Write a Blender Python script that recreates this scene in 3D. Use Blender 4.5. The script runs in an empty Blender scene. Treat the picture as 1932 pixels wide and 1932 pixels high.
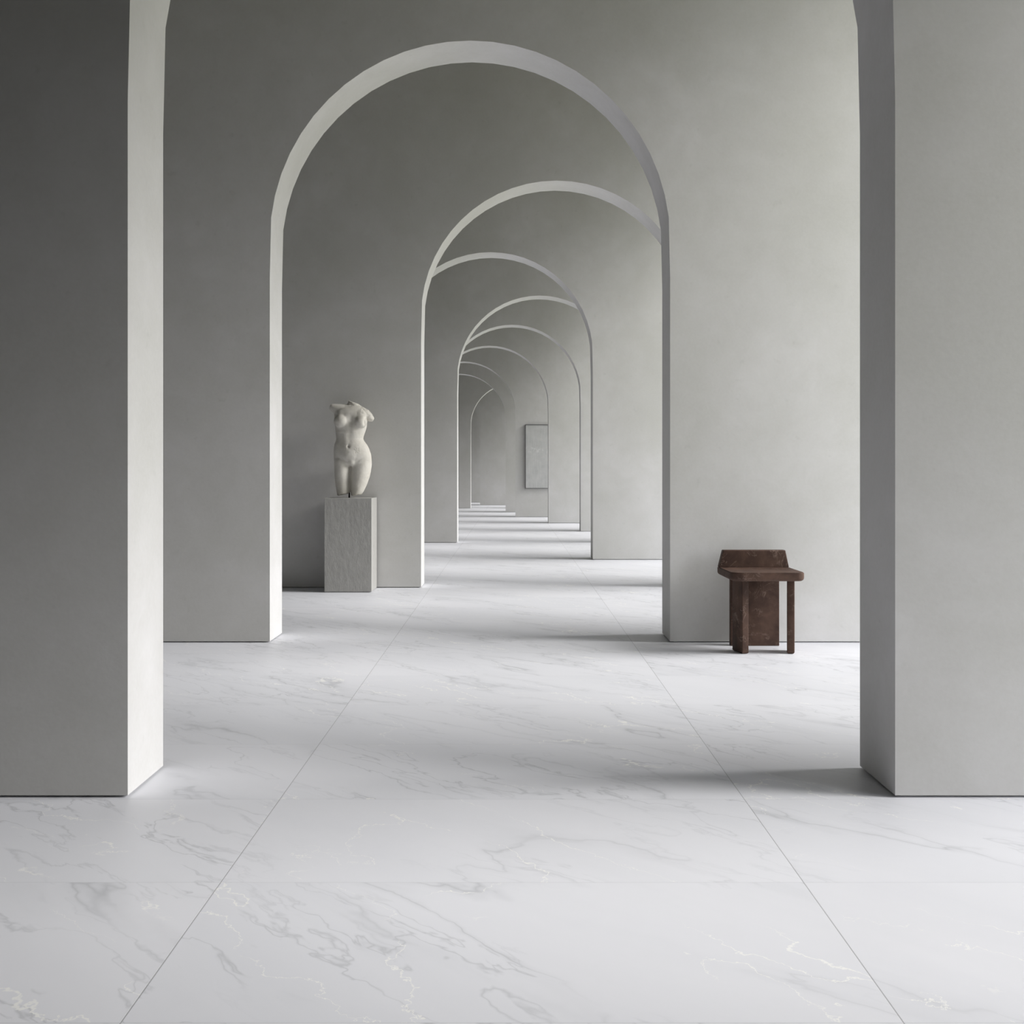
import bpy, bmesh, math, random
import numpy as np
from mathutils import Vector, Matrix, noise as mnoise

# ------------------------------------------------------------------ scale
U = 1.5 / 872.0            # metres per unit (tile width 1.5 m)
D = 0.75 / 0.2024          # depth of the first cross wall's face
FPX = D / U                # focal length in pixels of the 1932 px frame
CAMZ = 612 * U
SC = bpy.context.scene
COL = SC.collection

# ------------------------------------------------------------------ helpers
def link(name, me, mat=None, parent=None):
    o = bpy.data.objects.new(name, me)
    COL.objects.link(o)
    if mat is not None and me is not None:
        me.materials.append(mat)
    if parent is not None:
        o.parent = parent
    return o

def from_bm(name, bm, mat=None, parent=None):
    bmesh.ops.recalc_face_normals(bm, faces=bm.faces[:])
    me = bpy.data.meshes.new(name)
    bm.to_mesh(me); bm.free()
    return link(name, me, mat, parent)

def tag(o, label=None, cat=None, group=None, kind=None):
    if label: o['label'] = label
    if cat: o['category'] = cat
    if group: o['group'] = group
    if kind: o['kind'] = kind
    return o

def empty(name, loc):
    o = bpy.data.objects.new(name, None)
    o.empty_display_size = 0.1
    COL.objects.link(o); o.location = loc
    return o

def box(bm, x0, x1, y0, y1, z0, z1):
    vs = [bm.verts.new(p) for p in ((x0,y0,z0),(x1,y0,z0),(x1,y1,z0),(x0,y1,z0),(x0,y0,z1),(x1,y0,z1),(x1,y1,z1),(x0,y1,z1))]
    for f in ((0,1,2,3),(4,5,6,7),(0,1,5,4),(1,2,6,5),(2,3,7,6),(3,0,4,7)):
        bm.faces.new([vs[i] for i in f])
    return vs

def prism(bm, pts, axis_vec, closed_tri=True):
    """Extrude a planar polygon (list of 3-D points) along axis_vec."""
    a = [bm.verts.new(p) for p in pts]
    b = [bm.verts.new(Vector(p) + Vector(axis_vec)) for p in pts]
    n = len(a)
    f0 = bm.faces.new(a); f1 = bm.faces.new(list(reversed(b)))
    sides = []
    for i in range(n):
        sides.append(bm.faces.new((a[i], b[i], b[(i+1) % n], a[(i+1) % n])))
    return f0, f1, sides

def smooth_obj(o, angle=35):
    me = o.data
    for p in me.polygons: p.use_smooth = True
    me.set_sharp_from_angle(angle=math.radians(angle))

def bevel(o, w, seg=3, limit=35):
    m = o.modifiers.new('bevel', 'BEVEL')
    m.width = w; m.segments = seg; m.limit_method = 'ANGLE'; m.angle_limit = math.radians(limit)
    m.harden_normals = False

# ------------------------------------------------------------------ node helper
class NT:
    def __init__(s, name):
        s.mat = bpy.data.materials.new(name); s.mat.use_nodes = True
        s.t = s.mat.node_tree; s.t.nodes.clear()
        s.out = s.t.nodes.new('ShaderNodeOutputMaterial')
        s.b = s.t.nodes.new('ShaderNodeBsdfPrincipled')
        s.t.links.new(s.b.outputs[0], s.out.inputs[0])
    def put(s, sock, v):
        if isinstance(v, bpy.types.NodeSocket): s.t.links.new(v, sock)
        elif v is not None:
            if sock.type == 'RGBA' and len(v) == 3: v = (*v, 1)
            sock.default_value = v
    def math(s, op, a, b=None, c=None, clamp=False):
        n = s.t.nodes.new('ShaderNodeMath'); n.operation = op; n.use_clamp = clamp
        s.put(n.inputs[0], a); s.put(n.inputs[1], b); s.put(n.inputs[2], c)
        return n.outputs[0]
    def vmath(s, op, a, b=None):
        n = s.t.nodes.new('ShaderNodeVectorMath'); n.operation = op
        s.put(n.inputs[0], a); s.put(n.inputs[1], b)
        return n.outputs[0]
    def obj(s):
        return s.t.nodes.new('ShaderNodeTexCoord').outputs['Object']
    def sep(s, v):
        n = s.t.nodes.new('ShaderNodeSeparateXYZ'); s.put(n.inputs[0], v); return n.outputs
    def comb(s, x, y, z=0.0):
        n = s.t.nodes.new('ShaderNodeCombineXYZ')
        s.put(n.inputs[0], x); s.put(n.inputs[1], y); s.put(n.inputs[2], z); return n.outputs[0]
    def noise(s, v, scale, detail=4, rough=.55, dist=0.0, out=0):
        n = s.t.nodes.new('ShaderNodeTexNoise'); s.put(n.inputs['Vector'], v)
        s.put(n.inputs['Scale'], scale); n.inputs['Detail'].default_value = detail
        n.inputs['Roughness'].default_value = rough; n.inputs['Distortion'].default_value = dist
        return n.outputs[out]
    def rng(s, v, a, b, c=0.0, d=1.0, smooth=False):
        n = s.t.nodes.new('ShaderNodeMapRange'); n.clamp = True
        if smooth: n.interpolation_type = 'SMOOTHSTEP'
        s.put(n.inputs['Value'], v)
        for k, x in zip(('From Min','From Max','To Min','To Max'), (a,b,c,d)): s.put(n.inputs[k], x)
        return n.outputs[0]
    def mix(s, f, a, b, mode='MIX'):
        n = s.t.nodes.new('ShaderNodeMix'); n.data_type = 'RGBA'; n.blend_type = mode
        s.put(n.inputs[0], f); s.put(n.inputs[6], a); s.put(n.inputs[7], b)
        return n.outputs[2]
    def bump(s, h, strength, dist):
        n = s.t.nodes.new('ShaderNodeBump'); n.inputs['Strength'].default_value = strength
        n.inputs['Distance'].default_value = dist; s.put(n.inputs['Height'], h)
        s.t.links.new(n.outputs[0], s.b.inputs['Normal'])
    def rough(s, v): s.put(s.b.inputs['Roughness'], v)
    def color(s, v): s.put(s.b.inputs['Base Color'], v)
    def spec(s, v): s.put(s.b.inputs['Specular IOR Level'], v)

def mat_plaster(name, g, tint=1.0):
    m = NT(name); p = m.obj()
    geo = m.t.nodes.new('ShaderNodeObjectInfo')
    p = m.vmath('ADD', p, m.comb(m.math('MULTIPLY', geo.outputs['Random'], 37.0), 0.0, m.math('MULTIPLY', geo.outputs['Random'], 11.0)))
    big = m.noise(p, 0.9, 5, .6, .3)
    mid = m.noise(p, 4.5, 6, .65, .4)
    fine = m.noise(p, 60, 4, .6)
    c = m.mix(m.rng(big, .32, .68), (.525,.523,.500), (.630,.623,.620))
    c = m.mix(m.rng(mid, .38, .72, 0, .42), c, (.505,.50,.478))
    pit = m.rng(m.noise(p, 17, 3, .5), .66, .76, 0, .30)
    c = m.mix(pit, c, (.45,.45,.43))
    c = m.mix(m.rng(fine, .3, .7, 0, .16), c, (.68,.68,.67))
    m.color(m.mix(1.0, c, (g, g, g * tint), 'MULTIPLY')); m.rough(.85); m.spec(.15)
    h = m.math('ADD', m.math('MULTIPLY', fine, .35), m.math('MULTIPLY', mid, .65))
    m.bump(h, .09, .01)
    return m.mat

def mat_floor():
    m = NT('white_marble_tile'); p = m.obj(); x, y, z = m.sep(p)
    tx = m.math('DIVIDE', m.math('SUBTRACT', x, -436 * U), 1.5)
    ty = m.math('DIVIDE', m.math('SUBTRACT', y, .9951 * D), .75)
    ix = m.math('FLOOR', tx); iy = m.math('FLOOR', ty)
    wn = m.t.nodes.new('ShaderNodeTexWhiteNoise'); wn.noise_dimensions = '3D'
    m.put(wn.inputs[0], m.comb(ix, iy, 3.0))
    off = m.vmath('MULTIPLY', wn.outputs['Color'], (31.0, 17.0, 23.0))
    val = wn.outputs['Value']
    dx = m.math('MULTIPLY', m.math('SUBTRACT', .5, m.math('ABSOLUTE', m.math('SUBTRACT', m.math('SUBTRACT', tx, ix), .5))), 1.5)
    dy = m.math('MULTIPLY', m.math('SUBTRACT', .5, m.math('ABSOLUTE', m.math('SUBTRACT', m.math('SUBTRACT', ty, iy), .5))), .75)
    jx = m.rng(dx, .0009, .0018, 1, 0); jy = m.rng(dy, .0006, .0016, .45, 0)
    joint = m.math('MAXIMUM', jx, jy)
    a = m.math('MULTIPLY', m.math('SUBTRACT', x, y), .7071)      # along the veins
    b = m.math('MULTIPLY', m.math('ADD', x, y), .7071)           # across them
    warp = m.noise(m.vmath('ADD', p, off), 2.2, 4, .6, 0, 1)
    wv = m.vmath('MULTIPLY', m.vmath('SUBTRACT', warp, (.5,.5,.5)), (.14,.14,.14))
    q = m.vmath('ADD', m.vmath('ADD', m.comb(m.math('MULTIPLY', a, .26), b, 0.0), off), wv)
    cloud = m.noise(q, 1.6, 5, .6, .3)
    v1 = m.math('ABSOLUTE', m.math('SUBTRACT', m.noise(q, 2.4, 4, .5, .35), .5))
    v2 = m.math('ABSOLUTE', m.math('SUBTRACT', m.noise(m.vmath('ADD', q, (5.3,2.1,7.7)), 5.6, 4, .55, .4), .5))
    msk = m.noise(m.vmath('ADD', q, (11.0,4.0,1.0)), 2.4, 3, .5)
    msk2 = m.noise(m.vmath('ADD', q, (3.0,14.0,9.0)), 2.0, 3, .5)
    g1 = m.math('MULTIPLY', m.math('POWER', m.rng(v1, 0, .020, 1, 0), 2.0), m.rng(msk, .44, .62))
    halo = m.math('MULTIPLY', m.rng(v1, 0, .055, 1, 0, True), m.rng(msk, .44, .66, 0, .30))
    g2 = m.math('MULTIPLY', m.math('POWER', m.rng(v2, 0, .026, 1, 0), 2.0), m.rng(msk2, .46, .62, 0, .9))
    grey = m.math('MAXIMUM', m.math('MAXIMUM', g1, g2), halo)
    c = m.mix(m.rng(cloud, .3, .75), (.755,.760,.803), (.69,.70,.745))
    c = m.mix(m.math('MULTIPLY', grey, .58), c, (.40,.41,.435))
    # thin pale threads
    w = m.noise(m.vmath('ADD', p, off), 7.0, 5, .62, 0, 1)
    wv2 = m.vmath('MULTIPLY', m.vmath('SUBTRACT', w, (.5,.5,.5)), (.13,.13,.13))
    q2 = m.vmath('ADD', m.vmath('ADD', m.comb(m.math('MULTIPLY', a, .36), b, 0.0), m.vmath('ADD', off, (3.2,12.7,5.0))), wv2)
    t1 = m.math('ABSOLUTE', m.math('SUBTRACT', m.noise(q2, 2.7, 2, .5, .2), .5))
    tm = m.noise(m.vmath('ADD', q2, (1.0,6.0,12.0)), 3.0, 3, .6)
    thread = m.math('MULTIPLY', m.rng(t1, .0008, .0029, 1, 0), m.rng(tm, .46, .52))
    c = m.mix(m.math('MULTIPLY', thread, .85), c, (.89,.888,.875))
    c = m.mix(m.math('MULTIPLY', joint, .6), c, (.25,.25,.26))
    m.color(c); m.rough(m.math('SUBTRACT', .48, m.math('MULTIPLY', thread, .15))); m.spec(.35)
    m.bump(m.math('MULTIPLY', joint, -1.0), .25, .002)
    return m.mat

def mat_simple(name, c0, c1, scale, rough, detail=5, bump=.1, dist=.004, spec=.3, stretch=(1,1,1), speck=None):
    m = NT(name); p = m.vmath('MULTIPLY', m.obj(), stretch)
    n = m.noise(p, scale, detail, .62, .3)
    c = m.mix(m.rng(n, .3, .7), c0, c1)
    if speck:
        c = m.mix(m.rng(m.noise(p, scale * 6, 3, .6), .60, .72, 0, speck[1]), c, speck[0])
    m.color(c); m.rough(rough); m.spec(spec); m.bump(n, bump, dist)
    return m.mat

def mat_walnut():
    m = NT('brown_stone_stool'); p = m.obj()
    n = m.noise(p, 9, 6, .6, .5)
    c = m.mix(m.rng(n, .3, .7), (.042,.023,.017), (.108,.063,.046))
    v = m.math('ABSOLUTE', m.math('SUBTRACT', m.noise(m.vmath('ADD', p, (4,2,1)), 9, 4, .6, .8), .5))
    k = m.math('MULTIPLY', m.rng(v, 0, .018, 1, 0), m.rng(m.noise(p, 12, 2), .48, .64, 0, .6))
    c = m.mix(k, c, (.26,.19,.155))
    m.color(c); m.rough(.6); m.spec(.22); m.bump(n, .15, .004)
    return m.mat

def mat_canvas():
    m = NT('grey_canvas'); p = m.obj()
    st = m.noise(m.vmath('MULTIPLY', p, (40,1,3.0)), 1.0, 4, .6)
    bl = m.noise(p, 5, 5, .6)
    x, y, z = m.sep(p)
    band = m.math('MULTIPLY', m.rng(m.math('ABSOLUTE', m.math('SUBTRACT', z, .94)), 0, .10, 1, 0, True),
                  m.rng(m.noise(p, 14, 4, .6), .5, .66))
    c = m.mix(m.rng(bl, .3, .7), (.45,.46,.455), (.56,.56,.555))
    c = m.mix(m.rng(st, .4, .7, 0, .4), c, (.64,.64,.635))
    c = m.mix(m.math('MULTIPLY', band, .7), c, (.82,.82,.81))
    m.color(c); m.rough(.8); m.spec(.1); m.bump(st, .2, .003)
    return m.mat

PLASTER = mat_plaster('lime_plaster', 1.0)
PLASTER_LOW_BOUNCE = mat_plaster('low_bounce_plaster', .45)  # darkened copy of the plaster, cuts bounce off the left side wall
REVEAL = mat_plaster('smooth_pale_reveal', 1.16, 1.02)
FLOOR = mat_floor()
CONCRETE = mat_simple('raw_stone_block', (.36,.355,.34), (.43,.425,.41), 34, .85, 6, .6, .006, .15, (1,1,.4), ((.56,.555,.54), .35))
MARBLE = mat_simple('aged_marble', (.60,.575,.52), (.72,.695,.645), 9, .6, 6, .05, .003, .3, (1,1,1), ((.45,.45,.44), .25))
BROWN = mat_walnut()
BLACK = mat_simple('black_steel', (.012,.012,.012), (.02,.02,.02), 30, .5)
CANVAS = mat_canvas()
FRAME = mat_simple('grey_metal_frame', (.10,.10,.10), (.13,.13,.13), 30, .5)
CEIL = mat_simple('low_bounce_ceiling', (.10,.10,.09), (.13,.13,.12), 3, .9)  # unseen ceiling, toned dark so it bounces little light
DARK_LOW_BOUNCE = mat_simple('dark_low_bounce', (.05,.05,.05), (.07,.07,.07), 3, .9)  # made-up dark tone for the unseen back wall, holds back bounce light
GRASS = mat_simple('grass', (.33,.33,.12), (.42,.42,.17), 3, .95, 6)

# ------------------------------------------------------------------ setting
XL, XR = -6.0, 3.5              # inner faces of the side walls
CEILZ = 5.5
TH = .1015 * D                  # thickness of a cross wall
SP = .917 * D                   # spacing of the cross walls
HW = 724 * U
CENTRES = [-1, -152, 238, -152, 241, 0, -277, -676, -824, 2, -1338]
NW = len(CENTRES) + 1           # the last one is solid
YS = [D + SP * i for i in range(NW)]
YBACK = -2.4
YEND = YS[-1] + TH
GAP = .0075

def cross_wall(i, cu):
    y0 = YS[i]; z0 = GAP
    pts = [(XL, z0)]
    if cu is not None:
        cx = cu * U
        spring = CAMZ + 702 * U
        cz = CAMZ + 841 * U; R = 724 * U
        pts += [(cx - HW, z0), (cx - HW, spring)]
        n = 26; a0 = math.radians(6.7)
        for k in range(n + 1):
            a = math.pi - a0 - (math.pi - 2 * a0) * k / n
            pts.append((cx + R * math.cos(a), cz + R * math.sin(a)))
        pts += [(cx + HW, spring), (cx + HW, z0)]
    pts += [(XR, z0), (XR, CEILZ), (XL, CEILZ)]
    bm = bmesh.new()
    def quadstrip(y):
        """Face of the wall: two piers and upright strips from the arch to the top."""
        cache = {}
        def V(x, z):
            k = (round(x, 5), round(z, 5))
            if k not in cache: cache[k] = bm.verts.new((x, y, z))
            return cache[k]
        if cu is None:
            bm.faces.new([V(*q) for q in pts])
            return [V(*q) for q in pts]
        arc = pts[2:-4]                       # spring point .. spring point
        l0, r0 = arc[0], arc[-1]
        bm.faces.new([V(XL, z0), V(l0[0], z0), V(*l0), V(XL, l0[1])])
        bm.faces.new([V(r0[0], z0), V(XR, z0), V(XR, r0[1]), V(*r0)])
        bm.faces.new([V(XL, l0[1]), V(*l0), V(l0[0], CEILZ), V(XL, CEILZ)])
        bm.faces.new([V(*r0), V(XR, r0[1]), V(XR, CEILZ), V(r0[0], CEILZ)])
        for p, q in zip(arc, arc[1:]):
            bm.faces.new([V(*p), V(*q), V(q[0], CEILZ), V(p[0], CEILZ)])
        return [V(*q) for q in pts]
    A = quadstrip(y0); B = quadstrip(y0 + TH)
    m = len(pts)
    for k in range(m):
        if cu is None or k not in (m - 2,):
            f = bm.faces.new((A[k], A[(k+1) % m], B[(k+1) % m], B[k]))
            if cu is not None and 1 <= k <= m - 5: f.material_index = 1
            if cu is not None and 2 <= k <= m - 6: f.smooth = True
    for e in bm.edges:
        if any(f.smooth for f in e.link_faces) and not all(f.smooth for f in e.link_faces): e.smooth = False
    # recessed foot that leaves the dark shadow line above the floor
    ins = .022
    if cu is not None:
        box(bm, XL, cx - HW - ins, y0 + ins, y0 + TH - ins, 0, z0 + .002)
        box(bm, cx + HW + ins, XR, y0 + ins, y0 + TH - ins, 0, z0 + .002)
    else:
        box(bm, XL, XR, y0 + ins, y0 + TH - ins, 0, z0 + .002)
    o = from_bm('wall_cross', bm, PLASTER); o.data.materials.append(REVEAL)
    return o

ORD = ['nearest', 'second', 'third', 'fourth', 'fifth', 'sixth', 'seventh', 'eighth', 'ninth', 'tenth', 'eleventh']
for i, cu in enumerate(CENTRES + [None]):
    w = cross_wall(i, cu)
    if cu is None:
        lab = 'solid grey plaster wall closing the far end of the arcade'
    else:
        lab = ORD[i] + ' grey plaster cross wall pierced by a round arch, counted from the camera'
    tag(w, lab, 'wall', None, 'structure')

bm = bmesh.new(); box(bm, XL - .3, XR + .35, YBACK - .3, YEND + .3, -.15, 0)
tag(from_bm('floor', bm, FLOOR), 'pale marble tile floor with grey and white veins', 'floor', None, 'structure')
bm = bmesh.new(); box(bm, XL - .3, XR + .35, YBACK - .3, YEND + .3, CEILZ, CEILZ + .2)
tag(from_bm('ceiling', bm, CEIL), 'plain ceiling high above the arches, made dark to bounce little light', 'ceiling', None, 'structure')
bm = bmesh.new(); box(bm, XL - .3, XL, YBACK, YEND, 0, CEILZ)
tag(from_bm('wall_left', bm, PLASTER_LOW_BOUNCE), 'closed plaster side wall on the left of the arcade, darkened to cut bounce light', 'wall', None, 'structure')
bm = bmesh.new(); box(bm, XL, XR, YBACK - .3, YBACK, 0, CEILZ)
tag(from_bm('wall_back', bm, DARK_LOW_BOUNCE), 'unseen wall behind the camera, made dark to cut bounce light', 'wall', None, 'structure')

# right facade: one tall opening per bay
SILL, HEAD = 0.0, 5.0
WINS = []
ends = [YBACK + .0] + [y + TH for y in YS]
for i in range(NW):
    a = ends[i]; b = YS[i]
    if i == 0: WINS.append((1.2, b - .05))
    else: WINS.append((a + .12, b - .12))
HEADS = [4.2] + [HEAD] * (NW - 1)  # first opening set lower and shorter to shape light in the near bay
def facade():
    bm = bmesh.new(); t = .3
    y = YBACK
    for k, (a, b) in enumerate(WINS):
        box(bm, XR, XR + t, y, a, 0, CEILZ)
        box(bm, XR, XR + t, a, b, HEADS[k], CEILZ)
        y = b
    box(bm, XR, XR + t, y, YEND, 0, CEILZ)
    return from_bm('wall_right', bm, PLASTER)
tag(facade(), 'plaster side wall on the right with a tall daylight opening in each bay', 'wall', None, 'structure')
bm = bmesh.new(); box(bm, XR + .35, XR + 60, -50, 90, -.25, -.05)
tag(from_bm('ground', bm, GRASS), 'grass outside the daylight openings', 'ground', None, 'structure')

# ------------------------------------------------------------------ stool
def stool():
    fy = 1.792 * D
    X0, X1 = 730 * U, 977 * U
    cx = (X0 + X1) / 2
    oy = 1.84 * D
    root = empty('stool', (cx, oy, 0))
    tag(root, 'low dark brown stone stool with short trapezoid back, against the wall right of the arch', 'stool')
    def loc(x, d): return (x * U - cx, d * D - oy)
    # seat: rounded plan, soft edges
    yf = 1.762 * D - oy; yb = 1.884 * D - oy
    xa, xb = X0 - cx, X1 - cx
    zt = 281 * U; zb = zt - 29 * U
    r = .075; pts = [(xa, yb)]
    for k in range(9):
        t = math.pi + (math.pi / 2) * k / 8
        pts.append((xa + r + r * math.cos(t), yf + r + r * math.sin(t)))
    for k in range(9):
        t = 1.5 * math.pi + (math.pi / 2) * k / 8
        pts.append((xb - r * .6 + r * .6 * math.cos(t), yf + r * .6 + r * .6 * math.sin(t)))
    pts.append((xb, yb))
    bm = bmesh.new(); prism(bm, [(x, y, zb) for x, y in pts], (0, 0, zt - zb))
    bmesh.ops.recalc_face_normals(bm, faces=bm.faces[:])
    bot = [e for e in bm.edges if all(abs(v.co.z - zb) < 1e-6 for v in e.verts)]
    bmesh.ops.bevel(bm, geom=bot, offset=.020, segments=5, affect='EDGES', profile=.5)
    top = [e for e in bm.edges if all(abs(v.co.z - zt) < 1e-6 for v in e.verts)]
    bmesh.ops.bevel(bm, geom=top, offset=.004, segments=2, affect='EDGES')
    o = from_bm('seat', bm, BROWN, root); smooth_obj(o, 30)
    # backrest: trapezoid slab rising from the rear edge
    b0, b1 = 1.868 * D - oy, 1.884 * D - oy
    ztop = 341 * U
    tr = [(xa, zt - .002), (xb, zt - .002), (964 * U - cx, ztop), (745 * U - cx, ztop)]
    bm = bmesh.new(); prism(bm, [(x, b0, z) for x, z in tr], (0, b1 - b0, 0))
    o = from_bm('backrest', bm, BROWN, root); bevel(o, .005, 3); smooth_obj(o, 30)
    # rear slab leg
    bm = bmesh.new()
    p0, p1 = 1.879 * D - oy, 1.891 * D - oy
    box(bm, 775 * U - cx, 948 * U - cx, p0, p1, 0, zb + .004)
    o = from_bm('back_panel', bm, BROWN, root); bevel(o, .004, 2); smooth_obj(o, 30)
    # two front plank legs, toed in
    for s, xe in ((1, 791), (-1, 944)):
        L, T = 80 * U, 24 * U
        bm = bmesh.new()
        if s == -1: T *= 1.06
        box(bm, -T/2, T/2, 0, L, 0, zb + .003)
        bmesh.ops.rotate(bm, verts=bm.verts[:], cent=(0,0,0), matrix=Matrix.Rotation(s * math.radians(14), 3, 'Z'))
        lx, ly = loc(xe, 1.795)
        bmesh.ops.translate(bm, verts=bm.verts[:], vec=(lx, ly, 0))
        bmesh.ops.recalc_face_normals(bm, faces=bm.faces[:])
        low = [e for e in bm.edges if all(v.co.z < 1e-5 for v in e.verts)]
        bmesh.ops.bevel(bm, geom=low, offset=.014, segments=4, affect='EDGES', profile=.5)
        ver = [e for e in bm.edges if abs(e.verts[0].co.z - e.verts[1].co.z) > .2]
        bmesh.ops.bevel(bm, geom=ver, offset=.005, segments=3, affect='EDGES', profile=.5)
        o = from_bm('leg', bm, BROWN, root); smooth_obj(o, 30)
stool()

# ------------------------------------------------------------------ pedestal
PX0, PX1 = -964 * U, -721 * U
PY0, PY1 = 2.722 * D, 2.827 * D
PH = 484 * U
def pedestal():
    w = PX1 - PX0; d = PY1 - PY0
    bm = bmesh.new()
    box(bm, -w/2, w/2, -d/2, d/2, .006, PH)
    box(bm, -w/2 + .012, w/2 - .012, -d/2 + .012, d/2 - .012, 0, .008)
    o = from_bm('pedestal', bm, CONCRETE)
    o.location = ((PX0 + PX1)/2, (PY0 + PY1)/2, 0)
    bevel(o, .003, 2)
    tag(o, 'square rough grey stone pedestal under the marble torso, beside the left wall', 'pedestal')
pedestal()

# ------------------------------------------------------------------ marble torso
def statue():
    K = 2.775 * U / 8.4                    # metres per sketch unit
    X0 = (662.1 - 966) * 2.775 * U
    root = empty('statue', (X0, (PY0 + PY1)/2 + .0, PH))
    tag(root, 'weathered white marble female torso without head or arms, on the grey pedestal', 'statue')
    bm = bmesh.new()
    N = 40
    def ring(cx, y, cz, hw, hf, hb, ex=2.0, tilt=0.0, yaw=0.0):
        """cx, cz in sketch units; y depth offset; hf front, hb back half depth."""
        vs = []
        for k in range(N):
            t = 2 * math.pi * k / N
            c, s = math.cos(t), math.sin(t)
            px = hw * math.copysign(abs(c) ** (2/ex), c)
            py = (hb if s > 0 else hf) * math.copysign(abs(s) ** (2/ex), s)
            qx = px * math.cos(yaw) - py * math.sin(yaw); qy = px * math.sin(yaw) + py * math.cos(yaw)
            vs.append(bm.verts.new(((cx + qx - 690) * K, (y + qy) * K, (1756 - cz - tilt * qx) * K)))
        return vs
    def loft(rs):
        for a, b in zip(rs, rs[1:]):
            for k in range(N):
                bm.faces.new((a[k], a[(k+1) % N], b[(k+1) % N], b[k]))
        bm.faces.new(rs[0]); bm.faces.new(list(reversed(rs[-1])))
    def lr(y, L, R, hf, hb, dy=0, ex=2.1, tilt=0, yaw=0):
        return ring((L + R)/2, dy, y, (R - L)/2, hf, hb, ex, tilt, yaw)
    def ball(x, y, z, rx, ry, rz):
        res = bmesh.ops.create_uvsphere(bm, u_segments=24, v_segments=14, radius=1)
        for v in res['verts']:
            v.co = Vector(((x - 690 + v.co.x * rx) * K, (y + v.co.y * ry) * K, (1756 - z + v.co.z * rz) * K))
    # trunk
    loft([lr(262, 640, 800, 50, 90, 35), lr(286, 575, 832, 80, 115, 28), lr(316, 500, 872, 112, 135, 18, 2.1), lr(350, 448, 908, 138, 150, 8, 2.2), lr(400, 428, 925, 155, 165, 0, 2.3),
          lr(470, 428, 950, 165, 170, 0, 2.3), lr(540, 433, 948, 168, 170, 0, 2.2), lr(620, 440, 945, 165, 165, -2, 2.2),
          lr(690, 446, 925, 158, 158, -8, 2.2), lr(760, 454, 903, 150, 150, -14, 2.2), lr(820, 462, 886, 150, 152, -20, 2.1),
          lr(865, 453, 908, 160, 162, -24, 2.1), lr(910, 434, 945, 172, 180, -26, 2.1), lr(980, 424, 983, 184, 205, -22, 2.1),
          lr(1060, 421, 1008, 188, 225, -14, 2.15), lr(1140, 424, 1019, 182, 228, -6, 2.2), lr(1210, 428, 1017, 165, 215, 0, 2.2),
          lr(1255, 460, 990, 120, 180, 0, 2.2)])
    # thighs
    loft([lr(1090, 440, 690, 150, 170, 5), lr(1170, 427, 692, 168, 180, 5), lr(1250, 428, 690, 172, 180, 5), lr(1350, 430, 684, 168, 172, 5),
          lr(1430, 435, 679, 158, 160, 5), lr(1520, 443, 674, 146, 150, 5), lr(1600, 455, 676, 134, 140, 5), lr(1660, 464, 672, 124, 128, 5),
          lr(1704, 474, 666, 112, 116, 5, 2.1, -.20)])
    loft([lr(1090, 700, 1000, 150, 170, 15), lr(1170, 692, 1018, 158, 185, 12), lr(1250, 690, 1017, 164, 190, 10), lr(1350, 687, 1004, 164, 186, 5),
          lr(1430, 685, 986, 158, 176, 0), lr(1520, 683, 955, 148, 160, -5), lr(1600, 684, 920, 136, 146, -8), lr(1660, 688, 892, 122, 130, -8),
          lr(1715, 698, 862, 104, 112, -8, 2.1, -.18)])
    # viewer's left arm stump, held out level
    def tube(path):
        rs = []
        P = [Vector((x, y, z)) for x, y, z, r, q in path]
        for i, (x, y, z, r, q) in enumerate(path):
            tng = (P[min(i+1, len(P)-1)] - P[max(i-1, 0)]).normalized()
            up = Vector((0, 1, 0)); n1 = tng.cross(up).normalized(); n2 = up
            vs = []
            for k in range(N):
                t = 2 * math.pi * k / N
                w = P[i] + n1 * (r * math.cos(t)) + n2 * (q * math.sin(t))
                vs.append(bm.verts.new(((w.x - 690) * K, w.y * K, (1756 - w.z) * K)))
            rs.append(vs)
        loft(rs)
    tube([(640, 10, 385, 90, 110), (560, 10, 372, 100, 114), (490, 10, 358, 92, 108), (430, 8, 338, 74, 94), (392, 6, 326, 60, 80), (358, 6, 318, 46, 64)])
    # viewer's right shoulder dropping to the broken arm
    tube([(790, 15, 400, 100, 118), (860, 15, 412, 98, 118), (930, 12, 446, 88, 108), (985, 10, 484, 68, 90), (1022, 8, 510, 48, 68), (1046, 6, 524, 30, 46)])
    # neck stump
    loft([lr(360, 600, 880, 95, 115, 30), lr(310, 628, 846, 84, 100, 26, 2, .12), lr(272, 640, 830, 78, 92, 22, 2, .28), lr(244, 646, 822, 72, 84, 20, 2, .36)])
    # bust, belly, hips
    ball(550, -112, 545, 116, 108, 108); ball(858, -108, 556, 104, 104, 104)
    ball(572, -80, 470, 116, 78, 130); ball(842, -80, 480, 108, 78, 130)
    ball(690, -130, 1060, 165, 88, 150)
    ball(712, -120, 1175, 88, 72, 78)
    ball(690, -110, 880, 130, 65, 120)
    ball(560, 140, 1130, 120, 110, 130); ball(850, 140, 1130, 135, 110, 130)
    bmesh.ops.recalc_face_normals(bm, faces=bm.faces[:])
    me = bpy.data.meshes.new('torso'); bm.to_mesh(me); bm.free()
    tmp = bpy.data.objects.new('torso', me); COL.objects.link(tmp)
    rm = tmp.modifiers.new('remesh', 'REMESH'); rm.mode = 'VOXEL'; rm.voxel_size = .0042
    sm = tmp.modifiers.new('smooth', 'SMOOTH'); sm.iterations = 24; sm.factor = .5
    dg = bpy.context.evaluated_depsgraph_get()
    me2 = bpy.data.meshes.new_from_object(tmp.evaluated_get(dg))
    bpy.data.objects.remove(tmp); bpy.data.meshes.remove(me)
    me2.name = 'torso'
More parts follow.
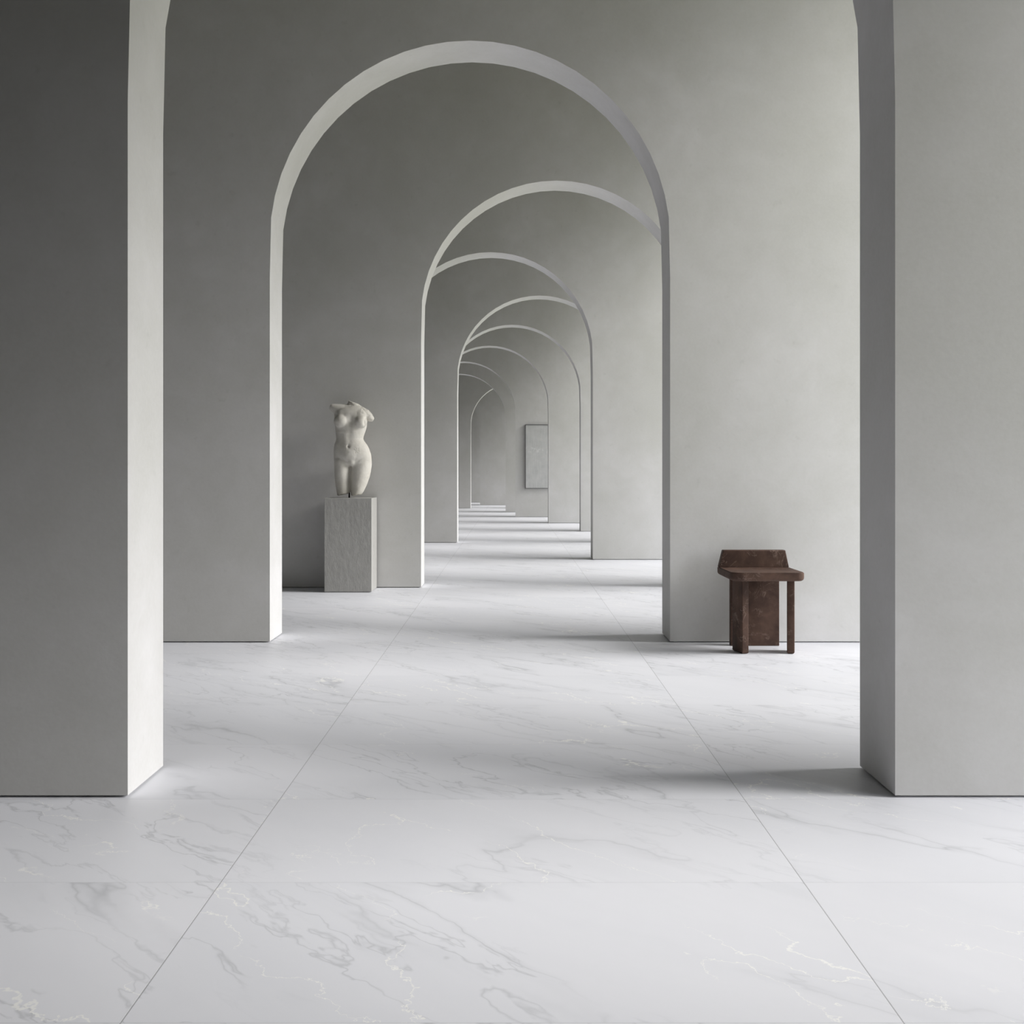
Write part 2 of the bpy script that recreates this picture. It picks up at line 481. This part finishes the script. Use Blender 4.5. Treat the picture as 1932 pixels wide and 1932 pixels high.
    # carve: work in sketch units again
    co = np.empty(len(me2.vertices) * 3, 'f'); me2.vertices.foreach_get('co', co); co = co.reshape(-1, 3)
    nr = np.empty_like(co.reshape(-1)); me2.vertices.foreach_get('normal', nr); nr = nr.reshape(-1, 3)
    sx = co[:,0] / K + 690; sz = 1756 - co[:,2] / K; front = (nr[:,1] < -.15)
    disp = np.zeros(len(co))
    def dent(x, z, rx, rz, amt, rot=0.0):
        c, s = math.cos(rot), math.sin(rot)
        ux = ((sx - x) * c + (sz - z) * s) / rx; uz = (-(sx - x) * s + (sz - z) * c) / rz
        disp[front] += (amt * np.exp(-(ux**2 + uz**2)))[front]
    dent(678, 945, 17, 23, -34)                 # navel
    dent(688, 880, 44, 70, -5)                  # line down the belly
    dent(692, 740, 50, 110, -7)                 # midline under the ribs
    dent(708, 540, 50, 80, -24)                 # between the breasts
    dent(640, 742, 110, 6, -4)                  # faint fold
    dent(590, 690, 90, 30, -8, .15); dent(830, 690, 80, 30, -6, -.15)
    dent(545, 905, 60, 60, -14)                 # flank hollow
    dent(580, 1150, 20, 95, -9, -1.05)         # groin folds
    dent(835, 1165, 20, 95, -9, 1.0)
    dent(690, 1290, 16, 80, -12)
    dent(660, 312, 70, 18, -8, -.1)             # collar bones
    dent(935, 560, 20, 60, -22, .1)             # armpit cut
    dent(455, 445, 34, 60, -16, -.3)
    for a in range(6):                          # small worn star of chips
        t = a * math.pi / 3 + .2
        dent(808 + 30 * math.cos(t), 1015 + 34 * math.sin(t), 13, 4, -5, t)
    # weathered surface
    for i in range(len(co)):
        p = Vector(co[i])
        disp[i] += 2.2 * mnoise.noise(p * 22) + 1.0 * mnoise.noise(p * 60)
        brk = (sz[i] < 300 and sx[i] > 620) or (sz[i] < 470 and sx[i] > 860) or sz[i] > 1690
        if brk: disp[i] += 6 * mnoise.noise(p * 48)
    co = co + nr * (disp * K)[:,None]
    me2.vertices.foreach_set('co', co.astype('f').reshape(-1)); me2.update()
    me2.materials.clear()
    o = link('torso', me2, MARBLE, root)
    for p in me2.polygons: p.use_smooth = True
    bm = bmesh.new()
    bmesh.ops.create_cone(bm, cap_ends=True, segments=20, radius1=13 * K, radius2=11 * K, depth=(1756 - 1560) * K)
    bmesh.ops.translate(bm, verts=bm.verts[:], vec=((664 - 690) * K, 0, (1756 - 1560) * K / 2))
    r = from_bm('mounting_rod', bm, BLACK, root); smooth_obj(r, 40)
    tag(r, 'short black steel rod')
statue()

# ------------------------------------------------------------------ painting on the eighth wall
def painting():
    y = YS[7]
    x0, x1 = 185 * U, 185 * U + 1.02
    z0 = CAMZ - 215 * U; z1 = CAMZ + 682 * U
    cx = (x0 + x1)/2; w = x1 - x0; h = z1 - z0
    root = empty('painting', (cx, y, z0))
    tag(root, 'tall plain grey canvas in a thin dark frame on a far wall', 'painting')
    t, dp = .014, .045
    bm = bmesh.new()
    box(bm, -w/2, -w/2 + t, -dp, 0, 0, h); box(bm, w/2 - t, w/2, -dp, 0, 0, h)
    box(bm, -w/2 + t, w/2 - t, -dp, 0, 0, t); box(bm, -w/2 + t, w/2 - t, -dp, 0, h - t, h)
    from_bm('frame', bm, FRAME, root)
    bm = bmesh.new(); box(bm, -w/2 + t, w/2 - t, -dp + .008, -.004, t, h - t)
    from_bm('canvas', bm, CANVAS, root)
painting()

# ------------------------------------------------------------------ light
w = bpy.data.worlds.new('overcast_sky'); SC.world = w; w.use_nodes = True
nt = w.node_tree; nt.nodes.clear()
wo = nt.nodes.new('ShaderNodeOutputWorld'); bg = nt.nodes.new('ShaderNodeBackground')
bg.inputs[0].default_value = (.95, .965, 1.0, 1)
SKY_LOW, SKY_HIGH = 0.6, 7.9
tc = nt.nodes.new('ShaderNodeTexCoord')
dot = nt.nodes.new('ShaderNodeVectorMath'); dot.operation = 'DOT_PRODUCT'
nt.links.new(tc.outputs['Generated'], dot.inputs[0])
dot.inputs[1].default_value = Vector((.42, -.88, .20)).normalized()   # the bright half of the overcast
mr = nt.nodes.new('ShaderNodeMapRange'); mr.interpolation_type = 'SMOOTHSTEP'
nt.links.new(dot.outputs['Value'], mr.inputs['Value'])
for k, v in zip(('From Min', 'From Max', 'To Min', 'To Max'), (.72, .98, SKY_LOW, SKY_HIGH)): mr.inputs[k].default_value = v
nt.links.new(mr.outputs[0], bg.inputs[1])
nt.links.new(bg.outputs[0], wo.inputs[0])

s = bpy.data.lights.new('sun', 'SUN'); s.energy = 5.5; s.angle = math.radians(30); s.color = (1, .985, .96)
so = bpy.data.objects.new('sun', s); COL.objects.link(so)
az, el = math.radians(5), math.radians(32)
dirv = Vector((-math.cos(el) * math.cos(az), math.cos(el) * math.sin(az), -math.sin(el)))
so.rotation_euler = dirv.to_track_quat('-Z', 'Y').to_euler(); so.location = (12, -6, 8)

for (a, b), HEAD in zip(WINS, HEADS):            # sampling portals in the openings
    l = bpy.data.lights.new('daylight_portal', 'AREA'); l.shape = 'RECTANGLE'
    l.size = HEAD - SILL; l.size_y = b - a; l.cycles.is_portal = True
    o = bpy.data.objects.new('daylight_portal', l); COL.objects.link(o)
    o.location = (XR + .29, (a + b)/2, (SILL + HEAD)/2)
    o.rotation_euler = Vector((-1, 0, 0)).to_track_quat('-Z', 'Y').to_euler()
    R = Vector((-1,0,0)).to_track_quat('-Z', 'Y').to_matrix()
    if abs((R @ Vector((1,0,0))).z) < .5: l.size, l.size_y = l.size_y, l.size

# ------------------------------------------------------------------ camera
cam = bpy.data.cameras.new('camera'); co = bpy.data.objects.new('camera', cam); COL.objects.link(co)
co.location = (0, 0, CAMZ); co.rotation_euler = (math.pi/2, 0, 0)
cam.sensor_width = 36; cam.lens = FPX * 36 / 1932; cam.shift_y = -73 / 1932
cam.clip_start = .05; cam.clip_end = 300
SC.camera = co

vs = SC.view_settings
SC.display_settings.display_device = 'sRGB'
vs.view_transform = 'Standard'; vs.look = 'None'; vs.gamma = 1; vs.exposure = 0
vs.use_curve_mapping = False
